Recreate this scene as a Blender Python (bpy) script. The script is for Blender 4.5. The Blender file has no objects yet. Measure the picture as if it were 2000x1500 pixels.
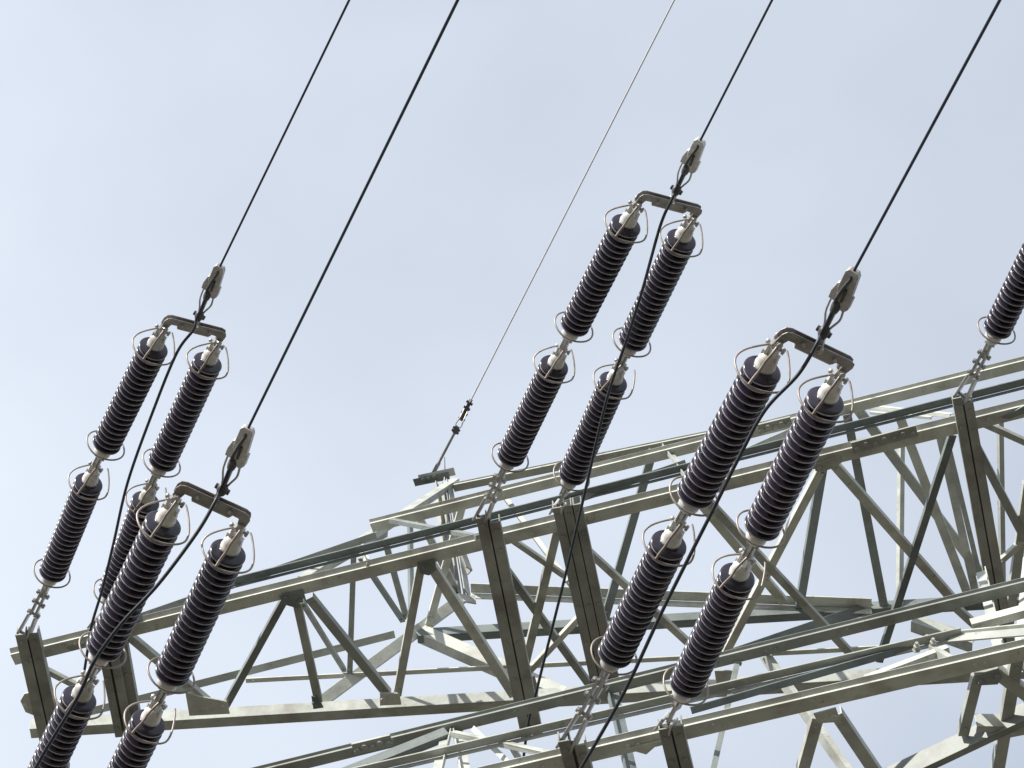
import bpy, math, random
from mathutils import Vector as V, Matrix
random.seed(7)
R = math.radians
sc = bpy.context.scene
col = sc.collection

# ------------------------------------------------------------------ camera
FPX = 6000.0                       # focal length in pixels of a 2000 px wide picture
ELEV, ROLL = R(55), R(4)
C0 = V((0, 0, 1.6))
fw = V((0, math.cos(ELEV), math.sin(ELEV)))
_rt = V((1, 0, 0)); _up = _rt.cross(fw)
RT = _rt * math.cos(ROLL) - _up * math.sin(ROLL)
UP = _rt * math.sin(ROLL) + _up * math.cos(ROLL)
cd = bpy.data.cameras.new('camera'); cam = bpy.data.objects.new('camera', cd); col.objects.link(cam)
cam.matrix_world = Matrix(((RT.x, UP.x, -fw.x, C0.x), (RT.y, UP.y, -fw.y, C0.y), (RT.z, UP.z, -fw.z, C0.z), (0, 0, 0, 1)))
cd.sensor_width = 36; cd.lens = 36 * FPX / 2000; cd.clip_end = 5000; cd.clip_start = .1
sc.camera = cam

# ------------------------------------------------------------------ light
SUN = V((-.55, -.62, .56)).normalized()            # direction towards the sun
sl = bpy.data.lights.new('sun', 'SUN'); sl.energy = 5.0; sl.angle = R(.5); sl.color = (1, .955, .88)
so = bpy.data.objects.new('sun', sl); col.objects.link(so)
so.rotation_euler = SUN.to_track_quat('Z', 'Y').to_euler(); so.location = (-10, -8, 30)
world = bpy.data.worlds.new('World'); sc.world = world; world.use_nodes = True
nt = world.node_tree; N = nt.nodes; N.clear()
def lk(a, b): nt.links.new(a, b)
out = N.new('ShaderNodeOutputWorld'); bg = N.new('ShaderNodeBackground')
sky = N.new('ShaderNodeTexSky'); sky.sky_type = 'NISHITA'; sky.sun_disc = False
sky.sun_elevation = math.asin(SUN.z); sky.sun_rotation = math.atan2(SUN.x, SUN.y)
sky.dust_density = 2.5; sky.air_density = 1.2; sky.ozone_density = 1.0
tc = N.new('ShaderNodeTexCoord')
mp = N.new('ShaderNodeMapping'); mp.inputs['Scale'].default_value = (2.4, 3.0, 2.6); lk(tc.outputs['Generated'], mp.inputs[0])
nz = N.new('ShaderNodeTexNoise'); nz.inputs['Scale'].default_value = 1.7; nz.inputs['Detail'].default_value = 5; nz.inputs['Roughness'].default_value = .45
lk(mp.outputs[0], nz.inputs['Vector'])
rp = N.new('ShaderNodeMapRange'); rp.inputs[1].default_value = .30; rp.inputs[2].default_value = .72
rp.inputs[3].default_value = -.12; rp.inputs[4].default_value = .18; lk(nz.outputs['Fac'], rp.inputs[0])
sx = N.new('ShaderNodeSeparateXYZ'); lk(tc.outputs['Generated'], sx.inputs[0])
gr = N.new('ShaderNodeMapRange'); gr.inputs[1].default_value = -.22; gr.inputs[2].default_value = .24     # the veil thins away from the sun's side
gr.inputs[3].default_value = .97; gr.inputs[4].default_value = .60; lk(sx.outputs[0], gr.inputs[0])
ad = N.new('ShaderNodeMath'); ad.operation = 'ADD'; ad.use_clamp = True; lk(gr.outputs[0], ad.inputs[0]); lk(rp.outputs[0], ad.inputs[1])
mx = N.new('ShaderNodeMix'); mx.data_type = 'RGBA'
mx.inputs[7].default_value = (6.3, 6.85, 7.72, 1)          # thin high cloud veil
lk(ad.outputs[0], mx.inputs[0]); lk(sky.outputs[0], mx.inputs[6]); lk(mx.outputs[2], bg.inputs[0])
bg.inputs[1].default_value = .10
lk(bg.outputs[0], out.inputs[0])
sc.view_settings.view_transform = 'Standard'; sc.view_settings.look = 'None'
sc.view_settings.exposure = .40; sc.view_settings.gamma = 1

# ------------------------------------------------------------------ materials
def mat(name, base, rough=.5, metal=0, var=.12, scale=6, spec=.5, coat=0, stain=None, bump=0, bscale=60, rust=False):
    m = bpy.data.materials.new(name); m.use_nodes = True
    t = m.node_tree; n = t.nodes; b = n['Principled BSDF']
    b.inputs['Roughness'].default_value = rough; b.inputs['Metallic'].default_value = metal
    b.inputs['Specular IOR Level'].default_value = spec; b.inputs['Coat Weight'].default_value = coat
    b.inputs['Coat Roughness'].default_value = .08
    g = n.new('ShaderNodeNewGeometry')
    a = n.new('ShaderNodeTexNoise'); a.inputs['Scale'].default_value = scale; a.inputs['Detail'].default_value = 6
    t.links.new(g.outputs['Position'], a.inputs['Vector'])
    r = n.new('ShaderNodeValToRGB')
    r.color_ramp.elements[0].position = .3; r.color_ramp.elements[1].position = .72
    r.color_ramp.elements[0].color = tuple(c * (1 - var) for c in base) + (1,)
    r.color_ramp.elements[1].color = tuple(min(1, c * (1 + var)) for c in base) + (1,)
    t.links.new(a.outputs['Fac'], r.inputs[0])
    src = r.outputs[0]
    if stain:
        s = n.new('ShaderNodeTexNoise'); s.inputs['Scale'].default_value = 2.6; s.inputs['Detail'].default_value = 8; s.inputs['Roughness'].default_value = .65
        t.links.new(g.outputs['Position'], s.inputs['Vector'])
        q = n.new('ShaderNodeMapRange'); q.inputs[1].default_value = .5; q.inputs[2].default_value = .68; q.inputs[4].default_value = .75
        t.links.new(s.outputs['Fac'], q.inputs[0])
        k = n.new('ShaderNodeMix'); k.data_type = 'RGBA'; k.inputs[7].default_value = tuple(stain) + (1,)
        t.links.new(q.outputs[0], k.inputs[0]); t.links.new(src, k.inputs[6]); src = k.outputs[2]
    oi = n.new('ShaderNodeObjectInfo'); orr = n.new('ShaderNodeMapRange'); orr.inputs[3].default_value = .82; orr.inputs[4].default_value = 1.16
    t.links.new(oi.outputs['Random'], orr.inputs[0])
    om = n.new('ShaderNodeMix'); om.data_type = 'RGBA'; om.blend_type = 'MULTIPLY'; om.inputs[0].default_value = 1
    t.links.new(src, om.inputs[6]); t.links.new(orr.outputs[0], om.inputs[7]); src = om.outputs[2]
    if rust:
        s = n.new('ShaderNodeTexNoise'); s.inputs['Scale'].default_value = 16; s.inputs['Detail'].default_value = 9; s.inputs['Roughness'].default_value = .7
        t.links.new(g.outputs['Position'], s.inputs['Vector'])
        q = n.new('ShaderNodeMapRange'); q.inputs[1].default_value = .60; q.inputs[2].default_value = .70; q.inputs[4].default_value = .55
        t.links.new(s.outputs['Fac'], q.inputs[0])
        k = n.new('ShaderNodeMix'); k.data_type = 'RGBA'; k.inputs[7].default_value = (.16, .10, .06, 1)
        t.links.new(q.outputs[0], k.inputs[0]); t.links.new(src, k.inputs[6]); src = k.outputs[2]
    t.links.new(src, b.inputs['Base Color'])
    rr = n.new('ShaderNodeMapRange'); rr.inputs[3].default_value = max(.04, rough - .1); rr.inputs[4].default_value = min(1, rough + .12)
    t.links.new(a.outputs['Fac'], rr.inputs[0]); t.links.new(rr.outputs[0], b.inputs['Roughness'])
    if bump:
        c = n.new('ShaderNodeTexNoise'); c.inputs['Scale'].default_value = bscale; c.inputs['Detail'].default_value = 4
        t.links.new(g.outputs['Position'], c.inputs['Vector'])
        u = n.new('ShaderNodeBump'); u.inputs['Strength'].default_value = bump; u.inputs['Distance'].default_value = .004
        t.links.new(c.outputs['Fac'], u.inputs['Height']); t.links.new(u.outputs[0], b.inputs['Normal'])
    return m
STEEL = mat('green_grey_painted_steel', (.475, .488, .45), .52, 0, .16, 7, .35, stain=(.26, .24, .21), bump=.3, bscale=35, rust=True)
t_ = STEEL.node_tree; oi = t_.nodes.new('ShaderNodeObjectInfo'); cr = t_.nodes.new('ShaderNodeValToRGB')     # each bar has aged differently
cr.color_ramp.elements[0].color = (.40, .46, .50, 1); cr.color_ramp.elements[1].color = (1.12, 1.12, 1.10, 1)
e_ = cr.color_ramp.elements.new(.4); e_.color = (.80, .82, .82, 1)
t_.links.new(oi.outputs['Random'], cr.inputs[0])
ml = t_.nodes.new('ShaderNodeMix'); ml.data_type = 'RGBA'; ml.blend_type = 'MULTIPLY'; ml.inputs[0].default_value = 1
b_ = t_.nodes['Principled BSDF']; t_.links.new(b_.inputs['Base Color'].links[0].from_socket, ml.inputs[6])
t_.links.new(cr.outputs[0], ml.inputs[7]); t_.links.new(ml.outputs[2], b_.inputs['Base Color'])
ZINC = mat('galvanised_fittings', (.50, .485, .46), .42, .55, .22, 40, bump=.3, bscale=80)
DARKZ = mat('weathered_dark_fitting', (.10, .095, .10), .5, .4, .3, 40)
YOKE = mat('weathered_grey_steel', (.34, .325, .32), .5, .3, .25, 18, stain=(.16, .13, .11), bump=.3, rust=True)
STEELD = mat('darker_grey_steel', (.315, .322, .295), .5, 0, .2, 6, .35, stain=(.15, .14, .125), bump=.3, bscale=35, rust=True)  # darker steel tone for the cross beams and the earth wire posts
CAP = mat('cast_aluminium_cap', (.64, .63, .61), .45, .15, .10, 25, stain=(.5, .47, .42))
RING = mat('rusty_brown_zinc_rod', (.33, .285, .255), .45, .35, .2, 30)
GLAZE = mat('brown_porcelain_glaze', (.024, .019, .034), .2, 0, .3, 12, .6, coat=0)
RIM = mat('pale_shed_edge', (.34, .33, .36), .25, 0, .35, 30, .7)  # paler band along the outer edge of every shed
WIRE = mat('dark_aluminium_strand', (.022, .026, .042), .5, .3, .2, 60)
JUMP = mat('aged_jumper_strand', (.038, .042, .052), .45, .4, .25, 60)
EARTH = mat('bright_galvanised_strand', (.72, .72, .71), .5, .1, .1, 60)
BODY = mat('aluminium_clamp_casting', (.60, .585, .57), .45, .3, .18, 40, stain=(.30, .26, .24))

# ------------------------------------------------------------------ pixels to rays, planes
def ray(p): return (RT * (p[0] - 1000) - UP * (p[1] - 750)) / FPX + fw
def at(p, depth): return C0 + ray(p) * depth
def depth_of(w): return (w - C0).dot(fw)
def hit(p, P, n):
    d = ray(p); return C0 + d * ((P - C0).dot(n) / d.dot(n))
ZU, ZL = 16.70, 13.10
UZ, UF = V((0, 0, -1)), V((0, -1, 0))
def make_planes(z, fl, kl, lean):
    Z = V((0, 0, 1)); pz = V((0, 0, z))
    a, b = hit(fl[0], pz, Z), hit(fl[1], pz, Z)
    df = (b - a).normalized(); away = Z.cross(df).normalized()
    m = (Z * math.cos(lean) + away * math.sin(lean)).normalized(); nf = df.cross(m).normalized()
    c, d = hit(kl[0], pz, Z), hit(kl[1], pz, Z)
    nk = (d - c).normalized().cross(Z).normalized()
    return dict(B=(pz, Z), F=(a, nf), G=(a + away * .42, nf), f=(a + away * .07, nf), K=(c, nk), T=(pz + Z * 1.0, Z))
PU = make_planes(ZU, ((25, 1270), (2000, 785)), ((60, 1432), (1650, 1338)), R(24))
PL = make_planes(ZL, ((1010, 1497), (2000, 1270)), ((1300, 1800), (2000, 1720)), R(24))
def pt(P, code, p, dz=0):
    a, n = P[code]; w = hit(p, a, n)
    return w

# ------------------------------------------------------------------ mesh building
WL = {}
class MB:
    def __init__(s): s.rim = False; s.v = []; s.f = []; s.sm = []
    def add(s, vs, fs, smooth=False):
        o = len(s.v); s.v += [V(x) for x in vs]; s.f += [tuple(i + o for i in f) for f in fs]; s.sm += [smooth] * len(fs)
    def box(s, c, ax, ay, az):      # centre and half-axis vectors
        vs = [c + ax * i + ay * j + az * k for i in (-1, 1) for j in (-1, 1) for k in (-1, 1)]
        s.add(vs, [(0, 1, 3, 2), (4, 6, 7, 5), (0, 4, 5, 1), (2, 3, 7, 6), (0, 2, 6, 4), (1, 5, 7, 3)])
    def plate(s, poly, n, t):       # polygon of points, thickness t along -n
        k = len(poly); a = list(poly); b = [p - n * t for p in poly]
        s.add(a + b, [tuple(range(k)), tuple(range(2 * k - 1, k - 1, -1))] + [(i, i + k, (i + 1) % k + k, (i + 1) % k) for i in range(k)])
    def tube(s, pts, r, seg=8, caps=True, rs=None):
        n = len(pts); ring = []
        t0 = (pts[1] - pts[0]).normalized()
        u = t0.orthogonal().normalized()
        vs = []
        for i, p in enumerate(pts):
            t = (pts[min(i + 1, n - 1)] - pts[max(i - 1, 0)]).normalized()
            u = (u - t * u.dot(t)).normalized(); w = t.cross(u)
            rr = rs[i] if rs else r
            vs += [p + (u * math.cos(2 * math.pi * k / seg) + w * math.sin(2 * math.pi * k / seg)) * rr for k in range(seg)]
        fs = [(i * seg + k, i * seg + (k + 1) % seg, (i + 1) * seg + (k + 1) % seg, (i + 1) * seg + k) for i in range(n - 1) for k in range(seg)]
        s.add(vs, fs, True)
        if caps:
            s.add([v for v in vs[:seg]], [tuple(range(seg - 1, -1, -1))]); s.add([v for v in vs[-seg:]], [tuple(range(seg))])
    def lathe(s, prof, seg=40, o=V((0, 0, 0)), ax=V((0, 0, 1))):
        q = ax.to_track_quat('Z', 'Y').to_matrix(); vs = []
        for r, z in prof:
            vs += [o + q @ V((r * math.cos(2 * math.pi * k / seg), r * math.sin(2 * math.pi * k / seg), z)) for k in range(seg)]
        n = len(prof)
        s.add(vs, [(i * seg + k, i * seg + (k + 1) % seg, (i + 1) * seg + (k + 1) % seg, (i + 1) * seg + k) for i in range(n - 1) for k in range(seg)], True)
    def bolt(s, p, n, r=.013, h=.012):
        n = n.normalized()
        k = len(s.sm)
        s.lathe([(r * 1.25, 0), (r * 1.25, h * .18), (r, h * .18), (r, h * .92), (r * .86, h), (.0005, h)] if h < .03 else
                [(r * 1.3, 0), (r * 1.3, h * .12), (r, h * .12), (r, h * .62), (r * .55, h * .64), (r * .55, h), (.0005, h)], 6, p, n)
        for i in range(k, len(s.sm)): s.sm[i] = False
    def bar(s, p, q, na, nb, wa, wb, t=.008, concave=False, centre=True):
        """angle section: leg A shows its face na, leg B its face nb; corner on the line p-q"""
        d = (q - p).normalized()
        na = (na - d * na.dot(d)).normalized()
        nb = (nb - d * nb.dot(d)); nb = (nb - na * nb.dot(na)).normalized()
        sg = 1 if concave else -1
        o = -nb * sg * wa / 2 if centre else V((0, 0, 0))
        p = p + o; q = q + o; L = (q - p)
        mid = (p + q) / 2
        ca = mid + nb * sg * wa / 2 - na * t / 2
        s.box(ca, L / 2, nb * wa / 2, na * t / 2)
        if wb > 0:
            off = 0 if concave else t
            cb = mid + na * sg * ((wb + off) / 2) - nb * t / 2 * (1 if not concave else 1)
            if concave: cb = mid + na * (wb / 2) - nb * t / 2
            s.box(cb, L / 2 * .9995, na * (wb - off) / 2, nb * t / 2 * .998)
    def build(s, name, m, parent=None, bev=0):
        me = bpy.data.meshes.new(name)
        o0 = WL.get(parent.name, V((0, 0, 0))) if parent else V((0, 0, 0))
        me.from_pydata([v - o0 for v in s.v], [], s.f); me.update()
        import bmesh
        b = bmesh.new(); b.from_mesh(me); bmesh.ops.recalc_face_normals(b, faces=b.faces); b.to_mesh(me); b.free()
        me.polygons.foreach_set('use_smooth', s.sm)
        me.materials.append(m)
        if s.rim:
            me.materials.append(RIM)
            for p_ in me.polygons:
                if all(math.hypot(me.vertices[i].co.x, me.vertices[i].co.y) > .0855 for i in p_.vertices): p_.material_index = 1
        o = bpy.data.objects.new(name, me); col.objects.link(o)
        if parent: o.parent = parent
        if bev:
            k = o.modifiers.new('bevel', 'BEVEL'); k.width = bev; k.segments = 2; k.limit_method = 'ANGLE'
        WL[o.name] = o0.copy()
        return o
def empty(name, loc, parent=None, label=None, cat=None, group=None):
    o = bpy.data.objects.new(name, None); col.objects.link(o); o.empty_display_size = .1
    base = WL[parent.name] if parent else V((0, 0, 0))
    o.location = loc - base; WL[o.name] = V(loc)
    if parent: o.parent = parent
    tag(o, label, cat, group); return o
def tag(o, label=None, cat=None, group=None):
    if label: o['label'] = label
    if cat: o['category'] = cat
    if group: o['group'] = group

# ------------------------------------------------------------------ ground (below the frame, gives the bounce light)
g = MB(); g.add([(-900, -900, 0), (900, -900, 0), (900, 900, 0), (-900, 900, 0)], [(0, 1, 2, 3)])
GM = mat('dry_grass_and_gravel', (.088, .082, .066), .95, 0, .3, .6, .2)
go = g.build('ground', GM); go['kind'] = 'structure'

# ------------------------------------------------------------------ the lattice tower
tower = empty('lattice_tower', at((1950, 1100), 18), None,
              'green-grey steel lattice transmission tower with two crossarms of bolted angle bars', 'transmission tower')
LEAN = V((0, -math.cos(R(53)), -math.sin(R(53))))
def mw(px, w, k=1.18): return px * depth_of(w) / FPX / k
def chord_front(P, arm, code, p, q, lo, up):
    """leg facing the ground, a leaning leg above it, thin lit edge between"""
    a, b = pt(P, code, p), pt(P, code, q); d = (b - a).normalized()
    back = V((-d.y, d.x, 0)).normalized()
    if back.y < 0: back = -back
    wl = mw(lo, a, .80); wu = mw(up, a, .96)
    m = MB(); t = .012
    m.box((a + b) / 2 + back * wl / 2 + V((0, 0, t / 2)), (b - a) / 2, back * wl / 2, V((0, 0, t / 2)))
    upd = (V((0, 0, 1)) * math.cos(R(53)) - back * math.sin(R(53))).normalized()
    nn = d.cross(upd).normalized()
    m.box((a + b) / 2 + back * .012 + V((0, 0, t + .001)) + upd * wu / 2 + back * wu * .0, (b - a) / 2, upd * wu / 2, nn * .005)
    rr = random.Random(int(p[0]) + int(p[1]))
    n_ = int((b - a).length / .42)
    for i in range(1, n_):
        if rr.random() < .55:
            for k in range(rr.choice((1, 2, 2, 3))):
                m.bolt(a + (b - a) * (i / n_) + d * .05 * k + back * wl * rr.uniform(.35, .7), UZ, .012, .010)
    return m.build('chord', STEEL, arm, bev=.003), a, b, d
def chord_back(P, arm, code, p, q, vert, under, name='chord'):
    a, b = pt(P, code, p), pt(P, code, q)
    m = MB(); m.bar(a, b, UF, UZ, mw(vert, a, .57), mw(under, a, .82), .010, centre=False)
    # corner low and in front: vertical leg rises, lower leg goes away
    return m.build(name, STEEL, arm, bev=.0022)
def chord_over(P, arm, code, p, q, under, vert):
    """upper leg reaching towards the viewer (dark underside) with a lit vertical leg below"""
    a, b = pt(P, code, p), pt(P, code, q)
    m = MB(); d = (b - a).normalized(); fwd = V((d.y, -d.x, 0)).normalized()
    if fwd.y > 0: fwd = -fwd
    wu, wv = mw(under, a, .82), mw(vert, a, .57) + .008
    m.box((a + b) / 2 + fwd * wu / 2 + V((0, 0, .005)), (b - a) / 2, fwd * wu / 2, V((0, 0, .005)))
    m.box((a + b) / 2 - V((0, 0, wv / 2)) - fwd * .004, (b - a) / 2, V((0, 0, wv / 2)), fwd * .004)
    return m.build('chord', STEEL, arm, bev=.003)
def strut(P, arm, c1, p, c2, q, px, leg=None, na=UZ, side=None, concave=False, name='brace', dz=0, bolts=True):
    a, b = pt(P, c1, p), pt(P, c2, q)
    dz += .0007 + (len(bpy.data.meshes) * 7 % 11) * .0011
    bolts = bolts and na.z < -.9
    if c1 == 'f' and leg is None: leg = .03
    a = a + V((0, 0, dz)); b = b + V((0, 0, dz))
    d = (b - a).normalized()
    if side is None and na.z > -.7 and abs(d.z) < .8: s_ = UZ
    elif side is None:
        s_ = d.cross(V((0, 0, 1))).normalized()
        if s_.y > 0: s_ = -s_
        if s_.length < .1: s_ = V((1, 0, 0))
    else: s_ = side
    w = mw(px, (a + b) / 2); m = MB()
    m.bar(a, b, na, s_, w, leg if leg is not None else w * .9, .007, concave)
    if bolts:
        nn = (na - d * na.dot(d)).normalized()
        for e, k in ((a, 1), (b, -1)): m.bolt(e + d * k * .05, nn, .011, .01)
    return m.build(name, STEEL, arm, bev=.0022)
def gusset(P, arm, code, poly, n=UZ, t=.010, dz=-.012, bolts=(), label=None):
    w = [pt(P, code, p) + V((0, 0, dz)) for p in poly]
    m = MB(); m.plate(w, n, t)
    for b in bolts: m.bolt(pt(P, code, b) + V((0, 0, dz)), n, .015, .016)
    return m.build('gusset_plate', STEEL, arm, bev=.002)
def beam(P, arm, p, q, px, gap, n_ch=2, dz=-.1, cap=None, extra=0):
    """cross beam of channels lying under the chords"""
    a, b = pt(P, 'B', p) + V((0, 0, dz)), pt(P, 'B', q) + V((0, 0, dz))
    a, b = hit(p, a, V((0, 0, 1))), hit(q, a, V((0, 0, 1)))
    d = (b - a).normalized(); s_ = V((d.y, -d.x, 0)).normalized()
    if s_.x < 0: s_ = -s_
    w = mw(px, a, 1.0); gp = mw(gap, a, 1.0)
    objs = []
    for i in range(n_ch):
        m = MB(); o = s_ * (i * (w + gp))
        st = d * (extra * i)
        A, B = a + o + st, b + o
        mid, L = (A + B) / 2, (B - A) / 2
        m.box(mid + V((0, 0, .005)), L, s_ * w / 2, V((0, 0, .005)))
        m.box(mid + V((0, 0, .045)) + s_ * (w / 2 - .004), L, s_ * .004, V((0, 0, .0351)))
        m.box(mid + V((0, 0, .045)) - s_ * (w / 2 - .004), L, s_ * .004, V((0, 0, .0351)))
        if i:
            m.box(mid + V((0, 0, .052)) - s_ * (w / 2 + gp / 2), L * .98, s_ * (gp / 2 + .002), V((0, 0, .004)))
        for k in (.06, .22): m.bolt(A + d * k, UZ, .014, .012)
        for k in (.08, .5, .8):
            if k < (B - A).length * .6: m.bolt(B - d * k, UZ, .012, .012)
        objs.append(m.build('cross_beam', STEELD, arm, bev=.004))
    return objs

# ---- upper crossarm
ua = empty('crossarm', pt(PU, 'B', (1000, 1100)), tower); ua['label'] = 'upper crossarm carrying three pairs of insulator strings'
chord_front(PU, ua, 'B', (20, 1279), (2600, 645), 22, 13)
chord_front(PU, ua, 'F', (722, 1023), (2600, 555), 18, 9)
chord_over(PU, ua, 'F', (250, 1188), (2600, 606), 15, 3) if False else None
chord_over(PU, ua, 'F', (455, 1143), (2600, 603), 14, 3)
chord_front(PU, ua, 'G', (882, 948), (1420, 838), 14, 5)
# rising struts of the front face towards the tip
strut(PU, ua, 'B', (255, 1212), 'F', (735, 1046), 17, na=LEAN)
strut(PU, ua, 'F', (590, 1128), 'G', (890, 935), 20, na=UF, leg=.05)
strut(PU, ua, 'G', (640, 1100), 'G', (752, 1035), 18, na=UF, leg=.05)
# back face
chord_back(PU, ua, 'K', (57, 1424), (2600, 1272), 17, 20)
m = chord_back(PU, ua, 'K', (815, 1242), (2600, 1136), 13, 16)
strut(PU, ua, 'K', (480, 1331), 'K', (1740, 1266), 13, na=UZ, leg=.010)
chord_over(PU, ua, 'K', (920, 1158), (1702, 1188), 19, 8)
strut(PU, ua, 'K', (150, 1398), 'K', (771, 1240), 18, na=LEAN)
strut(PU, ua, 'K', (628, 1370), 'K', (905, 1166), 27, na=V((0, -.75, -.66)), leg=.04, side=V((.6, 0, -.8)))
strut(PU, ua, 'K', (822, 1230), 'K', (1100, 1352), 33, na=UF, leg=.09, side=V((0, 0, -1)))
strut(PU, ua, 'K', (1785, 1208), 'K', (1905, 1250), 30, na=UF, leg=.09, side=V((0, 0, -1)))
strut(PU, ua, 'K', (1425, 1280), 'K', (1705, 1184), 26, na=V((0, -.75, -.66)), leg=.05)
# bottom bracing
for p, q, w in [((250, 1248), (405, 1378), 19), ((440, 1385), (562, 1165), 17), ((577, 1170), (622, 1374), 19),
                ((603, 1172), (757, 1362), 21), ((776, 1362), (824, 1102), 19), ((836, 1100), (1004, 1362), 22),
                ((975, 1100), (1162, 1358), 17), ((1142, 1200), (1028, 1322), 14), ((1000, 1060), (1102, 1130), 13),
                ((1090, 1035), (1016, 1345), 19), ((1128, 1062), (1362, 1276), 16), ((1614, 906), (1408, 1300), 19),
                ((1626, 908), (1872, 1188), 21), ((1862, 852), (1718, 1296), 17), ((1362, 980), (1532, 1182), 20),
                ((1376, 976), (1660, 1280), 18), ((1890, 842), (2010, 1070), 19), ((1900, 822), (2100, 912), 15),
                ((2010, 1052), (1948, 1108), 14), ((2010, 950), (1970, 1240), 22), ((1860, 1185), (1915, 1235), 18),
                ((62, 1300), (180, 1360), 14), ((240, 1255), (100, 1405), 20)]:
    strut(PU, ua, 'B', p, 'B', q, w, dz=.006)
# members running from the front face down to the back face
for c1, p, c2, q, w, na in [('f', (691, 1078), 'K', (683, 1322), 13, UZ), ('f', (704, 1092), 'K', (787, 1216), 12, UZ),
                   ('f', (752, 1060), 'K', (794, 1212), 14, UZ), ('f', (590, 1180), 'K', (673, 1314), 11, UZ),
                   ('f', (1277, 878), 'K', (1182, 1210), 19, UZ), ('f', (1300, 876), 'F', (1345, 938), 18, UZ),
                   ('B', (1608, 915), 'K', (1562, 1190), 20, UZ), ('f', (1655, 812), 'K', (1727, 1186), 20, UZ),
                   ('f', (1674, 800), 'K', (1915, 1122), 22, UZ), ('f', (1756, 812), 'K', (1888, 1156), 21, UZ),
                   ('f', (1832, 832), 'K', (1906, 1160), 19, UZ), ('f', (1843, 832), 'K', (1924, 1165), 12, UZ),
                   ('f', (905, 985), 'K', (838, 1222), 17, UZ), ('f', (975, 965), 'B', (1110, 1145), 19, UZ),
                   ('f', (812, 1000), 'K', (888, 1150), 16, UZ), ('f', (702, 1062), 'B', (722, 1110), 17, UZ)]:
    strut(PU, ua, c1, p, c2, q, w, na=na)
# corner posts with one sunlit leg
def post(P, arm, c1, p, c2, q, px):
    a, b = pt(P, c1, p), pt(P, c2, q); w = mw(px, a)
    m = MB(); m.bar(a, b, V((-.78, -.62, 0)), V((.62, -.78, 0)), w * .72, w * .72, .007, centre=False)
    return m.build('brace', STEEL, arm)
post(PU, ua, 'G', (1760, 796), 'K', (1756, 1190), 17)
post(PU, ua, 'G', (1951, 790), 'K', (1956, 1160), 17)
post(PU, ua, 'G', (800, 1016), 'K', (802, 1225), 14)
# sunlit horizontal bracing between the upper chords
strut(PU, ua, 'F', (765, 1014), 'F', (935, 1046), 15, na=V((0, -.9, .43)), leg=.03)
strut(PU, ua, 'G', (1660, 787), 'G', (1860, 808), 13, na=V((0, -.9, .43)), leg=.03)
strut(PU, ua, 'G', (1700, 805), 'G', (1820, 815), 7, na=UF, leg=.02)
strut(PU, ua, 'F', (1090, 990), 'F', (1340, 905), 16, na=LEAN)
strut(PU, ua, 'F', (1440, 890), 'F', (1580, 828), 16, na=LEAN)
# cross beams that carry the strings
beam(PU, ua, (40, 1240), (102, 1512), 21, 3)
beam(PU, ua, (188, 1212), (233, 1440), 16, 5, dz=-.1)
beam(PU, ua, (232, 1230), (268, 1432), 22, 2, 1, dz=-.06)
beam(PU, ua, (940, 1012), (1028, 1440), 21, 3, extra=.05)
beam(PU, ua, (1088, 992), (1170, 1370), 18, 2, 3, dz=-.1)
beam(PU, ua, (1869, 778), (1962, 1300), 18, 3, extra=.05)
for P_, ar, poly, bl in [
    (PU, ua, [(545, 1160), (592, 1150), (600, 1178), (580, 1186), (553, 1178)], [(558, 1165), (586, 1170)]),
    (PU, ua, [(815, 1098), (850, 1090), (852, 1112), (838, 1122), (820, 1118)], [(828, 1106)]),
    (PU, ua, [(362, 1350), (388, 1358), (443, 1368), (449, 1392), (370, 1396)], [(434, 1376)]),
    (PU, ua, [(608, 1358), (622, 1360), (632, 1380), (612, 1383)], [(614, 1370)]),
    (PU, ua, [(742, 1352), (780, 1352), (784, 1374), (742, 1376)], [(748, 1362)]),
    (PU, ua, [(1022, 1335), (1044, 1318), (1052, 1345), (1048, 1370), (1022, 1378)], [(1036, 1355)]),
    (PU, ua, [(1590, 905), (1640, 888), (1645, 900), (1632, 910), (1606, 920), (1592, 918)], [(1600, 912)]),
    (PU, ua, [(1395, 1308), (1434, 1308), (1440, 1342), (1400, 1342)], []),
    (PU, ua, [(130, 1264), (165, 1254), (165, 1262), (140, 1270)], []),
    (PU, ua, [(42, 1352), (50, 1338), (72, 1334), (82, 1386), (52, 1374)], [(53, 1358)]),
    (PU, ua, [(1955, 815), (2010, 785), (2010, 802), (1972, 816)], [])]:
    gusset(P_, ar, 'B', poly, bolts=bl, dz=-.085 if poly[0][0] == 42 else -.012)
# splice with two rows of bolts on the front chord
def splice(P, arm, code, p, q, px, nb, n=UZ, dz=-.014, off=0):
    a, b = pt(P, code, p), pt(P, code, q); d = (b - a).normalized(); w = mw(px, a, .85)
    s_ = (n.cross(d)).normalized(); m = MB(); mid = (a + b) / 2 + n * .012
    m.box(mid, (b - a) / 2, s_ * w / 2, n * .006)
    for i in range(nb):
        k = (i + .5) / nb
        m.bolt(a + (b - a) * k + n * .018 + s_ * (w * .12 * (1 if i % 2 else -1)), n, .017, .016)
    return m.build('splice_plate', STEEL, arm)
splice(PU, ua, 'B', (1664, 872), (1790, 838), 22, 7)
splice(PU, ua, 'F', (1480, 836), (1545, 820), 19, 5)
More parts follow.
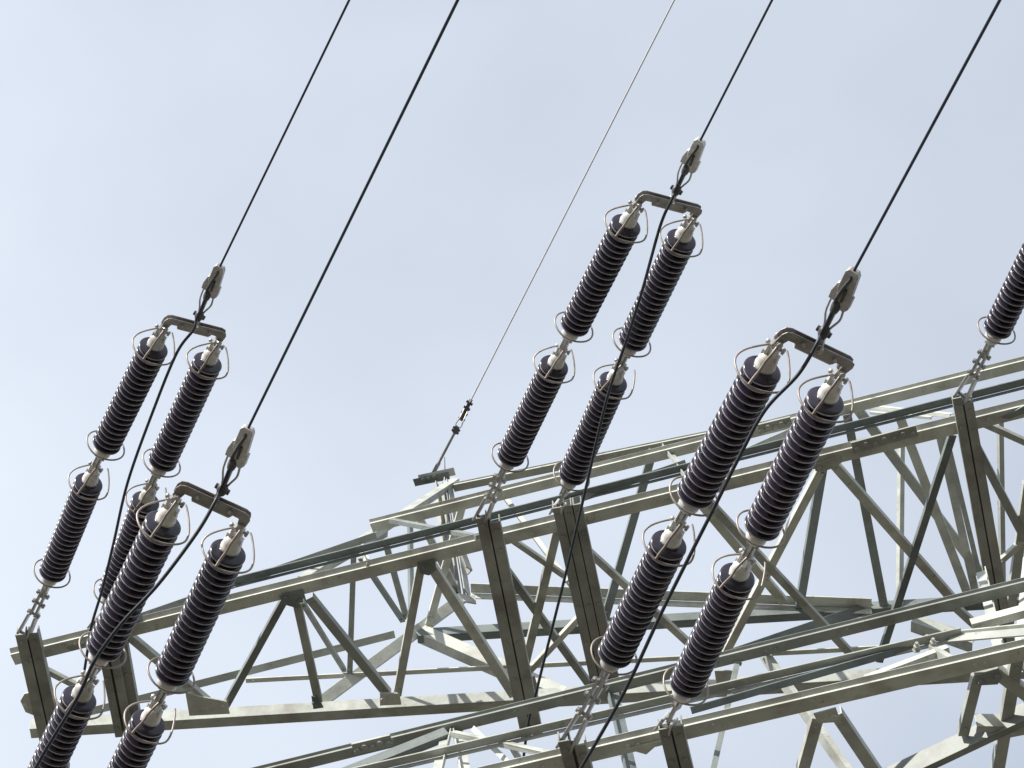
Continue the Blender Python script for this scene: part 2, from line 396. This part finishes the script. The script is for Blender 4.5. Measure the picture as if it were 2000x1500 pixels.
# earth wire bracket and its post
pk = empty('earth_wire_peak', pt(PU, 'G', (870, 945)), tower)
pk['label'] = 'short post with a two-plate bracket holding the earth wire'
def pl(poly, t=.012, n=None):
    nn = LEAN; c_ = pt(PU, 'G', (850, 935)) + V((0, -1, 0)) * (n or 0)
    w = [hit(p, c_, nn) for p in poly]
    m = MB(); m.plate(w, nn, t)
    return m, w, nn
m, w, nn = pl([(806, 936), (876, 921), (879, 936), (811, 950)], .014, .06)
for b in ((827, 937), (837, 935), (849, 932)): m.bolt(hit(b, pt(PU, 'G', (850, 935)) + V((0, -.06, 0)), nn), nn, .015, .02)
m.build('bracket_plate', STEEL, pk)
m, w, nn = pl([(816, 928), (886, 913), (890, 928), (820, 943)], .014, -.02); m.build('bracket_plate', STEEL, pk)
for dx, ww in ((-14, 12), (1, 11), (16, 21)):
    a, b = pt(PU, 'G', (866 + dx * .8, 944)), pt(PU, 'K', (898 + dx, 1160))
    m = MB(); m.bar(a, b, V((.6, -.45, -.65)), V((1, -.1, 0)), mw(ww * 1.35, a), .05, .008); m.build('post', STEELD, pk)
for p, q in (((875, 1075), (892, 1168)), ((902, 1070), (917, 1110))):
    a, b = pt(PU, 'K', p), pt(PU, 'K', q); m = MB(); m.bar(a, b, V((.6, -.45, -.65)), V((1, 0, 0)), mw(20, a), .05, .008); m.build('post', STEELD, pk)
m = MB(); w = [pt(PU, 'K', p) for p in ((900, 1160), (928, 1163), (930, 1178), (906, 1174))]; m.plate(w, UF, .012); m.build('foot_plate', STEEL, pk)

# ---- lower crossarm
la = empty('crossarm', pt(PL, 'B', (1400, 1450)), tower); la['label'] = 'lower and nearer crossarm, larger in view'
chord_front(PL, la, 'B', (-80, 1752), (2600, 1122), 27, 14)
chord_front(PL, la, 'F', (380, 1536), (2600, 989), 20, 9)
chord_over(PL, la, 'F', (500, 1560), (1880, 1242), 16, 4)
chord_back(PL, la, 'F', (1850, 1253), (2600, 1190), 14, 0)
strut(PL, la, 'F', (1850, 1246), 'F', (2600, 1168), 26, na=V((0, -.55, -.8)), leg=.03)
strut(PL, la, 'F', (1900, 1230), 'F', (2200, 1150), 24, na=UZ)
strut(PL, la, 'F', (1350, 1390), 'F', (1795, 1262), 17, na=LEAN)
strut(PL, la, 'F', (1690, 1322), 'F', (1850, 1262), 20, na=V((0, -.9, .3)), leg=.05)
strut(PL, la, 'F', (1820, 1262), 'F', (1870, 1292), 16, na=V((0, -.9, .43)), leg=.04)
strut(PL, la, 'F', (560, 1552), 'F', (872, 1428), 27, na=UF, leg=.05)
strut(PL, la, 'F', (885, 1428), 'F', (1110, 1475), 17, na=V((0, -.9, .43)), leg=.03)
strut(PL, la, 'F', (930, 1440), 'F', (1100, 1478), 7, na=UF, leg=.02)
for c1, p, c2, q, w in [('f', (876, 1420), 'B', (850, 1530), 20), ('f', (892, 1420), 'B', (914, 1540), 20),
                        ('f', (930, 1434), 'B', (1040, 1540), 24), ('f', (996, 1455), 'B', (1045, 1540), 20),
                        ('f', (1448, 1288), 'B', (1392, 1540), 23), ('f', (1484, 1276), 'B', (1672, 1540), 27),
                        ('B', (1598, 1405), 'B', (1560, 1540), 21), ('B', (1634, 1400), 'B', (1738, 1555), 22),
                        ('B', (1912, 1322), 'B', (1882, 1440), 19), ('B', (1940, 1312), 'B', (2050, 1395), 22),
                        ('f', (1195, 1350), 'B', (1240, 1545), 24), ('B', (1988, 1290), 'B', (1945, 1540), 22),
                        ('f', (2010, 1085), 'B', (1990, 1320), 24), ('f', (1918, 1120), 'B', (1965, 1330), 20)]:
    strut(PL, la, c1, p, c2, q, w * 1.3)
strut(PL, la, 'B', (1700, 1532), 'B', (2080, 1352), 52, na=V((-.5, -.85, -.1)), leg=.045)
strut(PL, la, 'B', (1906, 1409), 'B', (2300, 1412), 44, na=V((-.3, -.95, 0)), leg=.04)
strut(PL, la, 'B', (1905, 1450), 'B', (2060, 1420), 19, na=UZ, leg=.03)
beam(PL, la, (1101, 1448), (1130, 1560), 23, 6, extra=.05)
beam(PL, la, (1297, 1424), (1340, 1600), 22, 4, 2)
for poly, bl in [([(1588, 1392), (1632, 1380), (1638, 1396), (1628, 1408), (1598, 1410)], [(1628, 1396)]),
                 ([(1902, 1318), (1950, 1304), (1958, 1318), (1948, 1334), (1912, 1336)], [(1915, 1328), (1946, 1317)]),
                 ([(1222, 1460), (1294, 1443), (1262, 1471)], [])]:
    gusset(PL, la, 'B', poly, bolts=bl)
splice(PL, la, 'F', (690, 1460), (765, 1442), 24, 5)
for p in ((1782, 1262), (1790, 1270), (1810, 1256), (1822, 1262), (1846, 1246)):
    m = MB(); m.bolt(pt(PL, 'F', p), UF, .017, .05); m.build('bolt', STEEL, la)

# ------------------------------------------------------------------ insulator rod, built once in local coordinates (z = axis, 0..1.24)
LROD = 1.24
NSH = 20
def rod_template():
    parts = []
    prof = [(.040, .128), (.044, .145), (.042, .160)]
    z0, pitch = .160, (1.060 - .160) / NSH
    for i in range(NSH):
        z = z0 + i * pitch
        prof += [(.040, z), (.048, z + .002), (.074, z + .0065), (.0805, z + .0085), (.0848, z + .0125), (.0866, z + .0170), (.0868, z + .0200), (.0860, z + .0235),
                 (.083, z + .0270), (.077, z + .0300), (.060, z + .0345), (.046, z + .0390), (.040, z + pitch - .001)]
    prof += [(.043, 1.075), (.042, 1.088)]
    m = MB(); m.rim = True; m.lathe(prof, 48); parts.append(('porcelain_rod', m, GLAZE, 0))
    # upper cap with clevis ears
    m = MB(); m.lathe([(.042, 1.064), (.048, 1.066), (.0485, 1.080), (.045, 1.084), (.045, 1.112), (.042, 1.126), (.034, 1.138), (.020, 1.150), (.001, 1.151)], 28)
    for s in (-1, 1):
        m.box(V((s * .020, 0, 1.172)), V((.006, 0, 0)), V((0, .020, 0)), V((0, 0, .040)))
    m.box(V((.0, .0, 1.140)), V((.040, 0, 0)), V((0, .014, 0)), V((0, 0, .018)))
    parts.append(('metal_cap', m, CAP, 0))
    m = MB(); m.lathe([(.001, .052), (.022, .054), (.030, .064), (.045, .082), (.050, .092), (.051, .138), (.047, .141), (.043, .136)], 28)
    m.box(V((0, 0, .038)), V((.008, 0, 0)), V((0, .022, 0)), V((0, 0, .028)))
    parts.append(('metal_cap', m, CAP, 0))
    # arcing rings: open loop above, closed below; -y is the side of the bracket
    def loop(z, r, gap, ex, lift):
        pts = []
        n = 40
        for i in range(n + 1):
            a = -math.pi / 2 + gap / 2 - math.pi + (2 * math.pi - gap) * i / n
            a = math.pi / 2 + gap / 2 + (2 * math.pi - gap) * i / n
            k = 1 + ex * max(0, abs(math.cos(a)) ** 3) * .5
            s_ = max(0, math.sin(a)); pts.append(V((r * k * math.cos(a) * (1 - lift * s_ * s_), r * math.sin(a) * (1 + lift * 1.3 * s_), z + lift * .16 * s_)))
        return pts
    m = MB(); L = loop(1.030, .114, R(38), .26, .32)[2:]; m.tube(L, .0052, 8)
    m.tube([V((.012, -.018, 1.215)), V((.012, -.052, 1.190)), V((.006, -.062, 1.150)), V((.004, -.068, 1.10)), V((.0, -.098, 1.06)), V((0, -.116, 1.035))], .0065, 8)
    parts.append(('arcing_ring', m, RING, 0))
    m = MB(); L = loop(.160, .110, R(8), .16, .0); m.tube(L, .0052, 8)
    m.tube([V((0, .02, .035)), V((0, .055, .06)), V((0, .09, .12)), V((0, .112, .165))], .0065, 8)
    parts.append(('arcing_ring', m, RING, 0))
    m = MB()
    m.tube([V((-.036, 0, 1.200)), V((.036, 0, 1.200))], .008, 8); m.lathe([(.016, 0), (.016, .012), (.001, .013)], 6, V((.036, 0, 1.200)), V((1, 0, 0)))
    m.lathe([(.013, 0), (.013, .010), (.001, .011)], 6, V((-.036, 0, 1.200)), V((-1, 0, 0)))
    m.box(V((0, 0, 1.222)), V((.009, 0, 0)), V((0, .016, 0)), V((0, 0, .034)))
    parts.append(('clevis', m, ZINC, 0)); m = MB()
    m.box(V((.015, 0, .02)), V((.004, 0, 0)), V((0, .018, 0)), V((0, 0, .045)))
    m.box(V((-.015, 0, .02)), V((.004, 0, 0)), V((0, .018, 0)), V((0, 0, .045)))
    m.tube([V((-.032, 0, .045)), V((.032, 0, .045))], .008, 8)
    parts.append(('joint_shackle', m, ZINC, 0))
    return parts
TEMPL = None
def frame(p, q, rollside=None):
    z = (q - p).normalized()
    toc = (C0 - (p + q) / 2).normalized()
    f_ = V((-.18, 0, 0)) + toc
    y = -(f_ - z * f_.dot(z)).normalized()      # -y faces the side towards the ground and viewer
    if rollside is not None: y = Matrix.Rotation(rollside, 3, z) @ y
    x = y.cross(z)
    return x, y, z
first_rod = []
def place_rod(parent, p, q, tw):
    """p tower end, q line end"""
    global TEMPL
    x, y, z = frame(p, q, tw)
    base = WL[parent.name]
    M = Matrix(((x.x, y.x, z.x, p.x - base.x), (x.y, y.y, z.y, p.y - base.y), (x.z, y.z, z.z, p.z - base.z), (0, 0, 0, 1)))
    if TEMPL is None:
        TEMPL = []
        ro = None
        for nm, m, mt, _ in rod_template():
            o = m.build(nm, mt)
            TEMPL.append(o)
            if ro is None:
                ro = o
            else: o.parent = ro
        ro.name = 'porcelain_rod'
        ro.parent = parent; ro.matrix_basis = M
        return ro
    ro = TEMPL[0].copy(); col.objects.link(ro); ro.parent = parent; ro.matrix_basis = M
    for c in TEMPL[1:]:
        k = c.copy(); col.objects.link(k); k.parent = ro
    return ro
def nearer(prev, px, L):
    """point on the ray of px at distance L from prev, on the side nearer the viewer"""
    d = ray(px); a = d.dot(d); o = C0 - prev; b = 2 * d.dot(o); c = o.dot(o) - L * L
    D = b * b - 4 * a * c
    if D <= 0: t = -b / (2 * a)
    else: t = (-b - math.sqrt(D)) / (2 * a)
    return C0 + d * t

def link_set(parent, a, b, long):
    """tower link: extension straps with shackles between the crossarm lug a and the rod end b"""
    x, y, z = frame(a, b, 0); L = (b - a).length
    m = MB()
    for s in (-1, 1):
        m.box(a + z * L * .20 + x * s * .030, z * L * .26 - x * s * .006, y * .036, x * .007)
    m.tube([a - x * .04, a + x * .04], .011, 8)
    m.build('tower_lug', BODY, parent, bev=.003)
    m = MB(); k0 = .40 if long else .3
    if long:
        for s in (-1, 1):
            m.box(a + z * L * .68 + x * s * .015, z * L * .25, y * .018, x * .007)
        for k in (.45, .68, .88):
            m.tube([a + z * L * k - x * .034, a + z * L * k + x * .034], .010, 8)
            m.bolt(a + z * L * k + x * .03, x, .016, .014); m.bolt(a + z * L * k - x * .03, -x, .016, .014)
    else:
        m.tube([a + z * L * .4 - x * .03, a + z * L * .4 + x * .03], .010, 8)
        m.box(a + z * L * .65, z * L * .33, y * .014, x * .009)
    m.box(b - z * .03, z * .045, y * .012, x * .008)
    m.build('extension_link', ZINC, parent)

def string(label, pxs, cp, P, long, tw=0, Lk=None, code='B'):
    a = pt(P, 'B', pxs[0]) + V((0, 0, -.05)); a = hit(pxs[0], a, V((0, 0, 1)))
    seg = (V(pxs[1]) - V(pxs[0])).length * depth_of(a) / FPX
    b = nearer(a, pxs[1], seg / .74)
    c = nearer(b, pxs[2], LROD); d = nearer(c, pxs[3], LROD)
    t = empty('insulator_string', a, None, label, 'insulator string', 'brown porcelain insulator strings')
    link_set(t, a, b, long)
    place_rod(t, b, c, tw + random.uniform(-.25, .25)); place_rod(t, c, d, tw)
    print('string', label[:30], [round(depth_of(k), 2) for k in (a, b, c, d)], 'miss', round((c - b).length, 3), round((d - c).length, 3))
    return d, (d - c).normalized()

# ------------------------------------------------------------------ yoke, clamp, conductors
def spline(pts, n=10):
    out_ = []
    P = [pts[0] * 2 - pts[1]] + pts + [pts[-1] * 2 - pts[-2]]
    for i in range(1, len(P) - 2):
        for k in range(n):
            t = k / n
            out_.append(.5 * ((2 * P[i]) + (-P[i - 1] + P[i + 1]) * t + (2 * P[i - 1] - 5 * P[i] + 4 * P[i + 1] - P[i + 2]) * t * t + (-P[i - 1] + 3 * P[i] - 3 * P[i + 1] + P[i + 2]) * t ** 3))
    out_.append(P[-2]); return out_
def line_end(e1, e2, zdir, px_c, px_w0, px_w1, names, jump):
    """e1, e2 rod ends; px_c joint above yoke; px_w0 clamp mouth; px_w1 wire leaving the frame"""
    x = (e2 - e1); sep = x.length; x.normalize()
    z = (zdir - x * zdir.dot(x)).normalized(); y = z.cross(x)
    mid = (e1 + e2) / 2; h = sep / 2
    yk = empty('yoke_plate', mid, None, names[0], 'yoke plate', 'yoke plates joining two insulator strings')
    def Q(u, v, w=0): return mid + x * u + z * v + y * w
    out_l = [(-h - .022, .0), (-h - .024, .045), (-h - .014, .068), (-h + .012, .078), (h - .012, .078), (h + .014, .068), (h + .024, .045), (h + .022, .0),
             (h + .012, -.016), (h - .012, -.015), (h - .020, .004), (h - .026, .030), (.64 * h, .032), (.60 * h, .014), (-.60 * h, .014), (-.64 * h, .032), (-h + .026, .030), (-h + .020, .004), (-h + .012, -.015), (-h - .012, -.016)]
    for s in (-1, 1):
        m = MB(); m.plate([Q(u, v, s * .014 + .003) for u, v in out_l], y, .006); m.build('side_plate', YOKE, yk, bev=.002)
    m = MB()
    for u, v, k in ((-h, 0, 1), (h, 0, 1), (-.5 * h, .052, .6), (.5 * h, .052, .6), (0, .058, .8)):
        m.tube([Q(u, v, -.026), Q(u, v, .026)], .008, 10)
        m.bolt(Q(u, v, .024), y, .014 * k, .010); m.bolt(Q(u, v, -.024), -y, .014 * k, .010)
    m.box(Q(0, .012), x * h * .58, z * .004, y * .016)
    m.build('bolt', ZINC, yk)
    # dead-end clamp
    j0 = Q(0, .068)
    jc = nearer(j0, px_c, .05) if False else at(px_c, depth_of(j0) - .02)
    L1 = (V(px_w0) - V(px_c)).length * depth_of(jc) / FPX / .78
    w0 = nearer(jc, px_w0, L1)
    zc = (w0 - jc).normalized(); L = (w0 - jc).length
    yc = frame(jc, w0)[1] * -1; xc = yc.cross(zc) * -1
    if xc.dot(RT) < 0: xc = -xc
    cl = empty('dead_end_clamp', jc, None, names[1], 'wire clamp', 'wedge clamps at the conductor ends')
    def K(u, v, w=0): return jc + xc * u + zc * (v * L) + yc * w
    m = MB(); m.plate([K(u, v, .016) for u, v in ((-.020, .62), (-.030, .72), (-.030, .98), (-.018, 1.03), (.022, 1.03), (.034, .98), (.042, .74), (.044, .66), (.052, .67), (.054, .50), (.040, .43), (.014, .45), (-.004, .52))], yc, .034)
    m.build('clamp_body', BODY, cl, bev=.005)
    m = MB(); m.plate([K(u, v, .010) for u, v in ((-.050, .50), (-.052, .62), (-.040, .76), (-.030, .78), (-.018, .70), (-.016, .50))], yc, .028); m.build('wedge', BODY, cl, bev=.004)
    m = MB(); m.tube([K(-.008, .44, .015), K(-.012, .58, .024), K(-.004, .76, .026), K(.006, .92, .018), K(.004, 1.0, 0)], .008, 8)
    m.tube([K(.012, .56, .019), K(.010, .76, .021)], .006, 6)
    m.build('wire_groove', DARKZ, cl)
    m = MB()
    for s in (-1, 1):
        m.tube(spline([K(s * .010, .02), K(s * .020 + .004, .14), K(s * .036 + .004, .28), K(s * .036, .42), K(s * .034 - .002, .54)], 5), .0055, 8)
    m.tube([K(0.004, .0), K(0.006, .5)], .008, 8)
    m.build('bail', ZINC, cl)
    m = MB(); m.lathe([(.001, -.035), (.018, -.028), (.026, -.008), (.026, .012), (.016, .03), (.001, .034)], 12, K(0.004, .02, .012), zc)
    m.lathe([(.001, -.02), (.018, -.015), (.022, .008), (.022, .03), (.012, .05), (.001, .052)], 12, K(0.0, .40, .008), zc)
    m.tube([K(-.034, .0, .0), K(.036, .0, .0)], .014, 10); m.tube([K(.004, .0, .012), K(.0, .42, .008)], .009, 8)
    m.build('connector', DARKZ, cl)
    m = MB(); m.box((j0 + jc) / 2, (jc - j0) / 2 * 1.2 + zc * .012, xc * .013, yc * .009); m.tube([j0 - y * .032, j0 + y * .032], .010, 8); m.build('shackle', ZINC, cl)
    # conductor
    dd = 3.4; w1 = None
    seg = (V(px_w1) - V(px_w0)).length * depth_of(w0) / FPX
    w1 = nearer(w0, px_w1, seg / .74)
    dr = (w1 - w0)
    pts = [K(.005, .86)] + [w0 + dr * k for k in (0, .25, .5, .75, 1, 1.5, 2.2)]
    m = MB(); m.tube(pts, .0065, 10); wr = m.build('conductor_wire', WIRE)
    tag(wr, names[2], 'power cable', 'conductors leaving the clamps'); _recentre(wr, w0)
    # jumper
    jp = [K(-.004, .42, .014), K(.0, .2, .022), K(.002, .02, .045)] + [at(p, depth_of(jc) + dz) for p, dz in jump]
    m = MB(); m.tube(spline(jp, 10), .0086, 10); jo = m.build('jumper_cable', JUMP)
    tag(jo, names[3], 'power cable', 'jumper cables drooping from the clamps'); _recentre(jo, jc)
    print('yoke sep', round(sep, 3), 'clamp L', round(L, 3), 'drop', round(dr.normalized().z, 3))
def _recentre(o, c):
    o.data.transform(Matrix.Translation(-c)); o.location = c

GP = dict()
# upper crossarm, tip pair
a1, z1 = string('leftmost insulator string, hung from the crossarm tip against open sky', [(47, 1238), (89, 1150), (190, 903), (322, 635)], 0, PU, True)
a2, _ = string('string of the upper left pair whose lower rod passes behind a nearer string', [(186, 1226), (206, 1188), (300, 938), (427, 662)], 0, PU, False)
line_end(a1, a2, z1, (389, 616), (429, 522), (684, -4),
         ('grey yoke plate above the upper left pair of strings', 'pale wedge clamp above the upper left yoke, smallest of the left ones',
          'dark conductor running from the upper left clamp, leftmost wire at the top', 'jumper cable hanging between the two upper left insulator strings'),
         [((377, 645), -.05), ((345, 690), -.02), ((300, 800), .15), ((250, 940), .4), ((222, 1060), .7), ((200, 1150), .9), ((178, 1225), 1.1), ((168, 1290), 1.25), ((150, 1400), 1.5)])
# upper crossarm, middle pair
a1, z1 = string('insulator string left of the jumper cable under the highest yoke plate', [(940, 1012), (981, 924), (1103, 673), (1247, 393)], 0, PU, True)
a2, _ = string('insulator string under the highest yoke with a jumper cable crossing its front', [(1088, 1002), (1102, 962), (1217, 703), (1354, 421)], 0, PU, False)
line_end(a1, a2, z1, (1321, 371), (1367, 276), (1510, -4),
         ('highest yoke plate in the photo, above the middle pair of strings', 'wedge clamp highest in the photo, above the middle yoke',
          'dark conductor rising from the highest clamp to the top edge', 'jumper cable crossing the middle pair and falling past the crossarm beams'),
         [((1314, 385), -.06), ((1290, 440), -.05), ((1255, 565), .0), ((1225, 660), .1), ((1185, 780), .25), ((1145, 950), .5), ((1110, 1100), .8), ((1075, 1241), 1.1), ((1049, 1345), 1.35), ((1029, 1430), 1.5), ((1010, 1600), 1.7)])
# upper crossarm, right string partly outside the frame
string('insulator string cut off by the right edge of the photo, above a short link', [(1880, 772), (1928, 682), (2075, 385), (2225, 120)], 0, PU, True)
# lower crossarm, left pair
a1, z1 = string('large insulator string at bottom left, overlapping the thinner one behind it', [(-25, 1738), (32, 1625), (180, 1312), (347, 965)], 0, PL, True)
a2, _ = string('large string at bottom left, right one of its pair, in front of steel arm', [(140, 1708), (165, 1668), (315, 1360), (472, 1022)], 0, PL, False)
line_end(a1, a2, z1, (434, 955), (484, 838), (896, -4),
         ('yoke plate above the large lower left pair of strings', 'wedge clamp above the lower left yoke, next to open sky',
          'dark conductor from the lower left clamp, second wire from the left at the top', 'jumper cable curving across the front of the bottom left string'),
         [((420, 980), -.08), ((385, 1040), -.12), ((310, 1140), -.16), ((240, 1215), -.16), ((185, 1290), -.12), ((150, 1365), -.06), ((75, 1490), .15), ((0, 1640), .4)])
# lower crossarm, right pair
a1, z1 = string('large string right of centre, left of its jumper cable, top cap against sky', [(1108, 1455), (1181, 1318), (1332, 1011), (1521, 664)], 0, PL, True)
a2, _ = string('large string right of centre whose top cap overlaps the upper crossarm', [(1298, 1425), (1322, 1376), (1464, 1076), (1643, 722)], 0, PL, False)
line_end(a1, a2, z1, (1609, 648), (1667, 531), (1955, -4),
         ('yoke plate of the nearest full pair, right of centre', 'wedge clamp above the right yoke, largest and clearest',
          'dark conductor from the right clamp, rightmost wire at the top', 'jumper cable running down between the two large strings right of centre'),
         [((1597, 668), -.08), ((1560, 730), -.08), ((1495, 800), -.06), ((1445, 890), -.02), ((1398, 985), .05), ((1300, 1180), .2), ((1220, 1350), .35), ((1135, 1500), .5), ((1050, 1640), .7)])

# ------------------------------------------------------------------ earth wire with its own small fittings
nn = PU['G'][1]; nn = nn if nn.y < 0 else -nn
e0 = pt(PU, 'G', (852, 925)) + nn * .03
s0 = (V((889, 843)) - V((852, 925))).length * depth_of(e0) / FPX
e1 = nearer(e0, (889, 843), s0 / .8); e2 = nearer(e1, (897, 828), .06)
e3 = nearer(e2, (917, 787), .18)
t = empty('earth_wire_clamp', e0, None, 'small dark link and clamp joining the thin pale wire to the peak bracket', 'wire clamp')
x, y, z = frame(e0, e1)
m = MB(); m.tube([e0, e1], .011, 8); m.box(e0, z * .07, x * .012, y * .02); m.build('link_rod', YOKE, t)
m = MB()
for k in (0, 1): m.tube([e1 - x * .03 + z * .03 * k, e1 + x * .03 + z * .03 * k], .010, 8)
m.box(e1 + z * .02, z * .03, x * .018, y * .012)
m.build('shackle', DARKZ, t)
m = MB()
for s in (-1, 1): m.tube(spline([e1 + z * .02, e1 + z * .07 + x * s * .022, e1 + z * .13 + x * s * .018, e3 - z * .04 + x * s * .014], 5), .0045, 8)
m.build('bail', ZINC, t)
m = MB(); ax = (e3 - e2).normalized()
m.box((e2 + e3) / 2 + ax * .03, ax * .085, x * .012, y * .012)
for k in (.25, .5, .75, 1): m.tube([e2 + (e3 - e2) * k - x * .026, e2 + (e3 - e2) * k + x * .026], .011, 8)
m.build('clamp_body', DARKZ, t, bev=.002)
sg = (V((1319, -4)) - V((917, 787))).length * depth_of(e3) / FPX
e4 = nearer(e3, (1319, -4), sg / .76)
m = MB(); dr = e4 - e3; m.tube([e3 - ax * .05, e3, e3 + dr * .5, e4, e4 + dr * .8], .0056, 8); o = m.build('earth_wire', EARTH)
tag(o, 'thin pale earth wire rising from the peak bracket on the upper crossarm', 'wire'); _recentre(o, e3)
m = MB(); bq = pt(PU, 'G', (867, 948)); m.tube([e0 + z * .16 + x * .02, pt(PU, 'G', (869, 915)), bq], .004, 6); m.build('bonding_wire', EARTH, t)
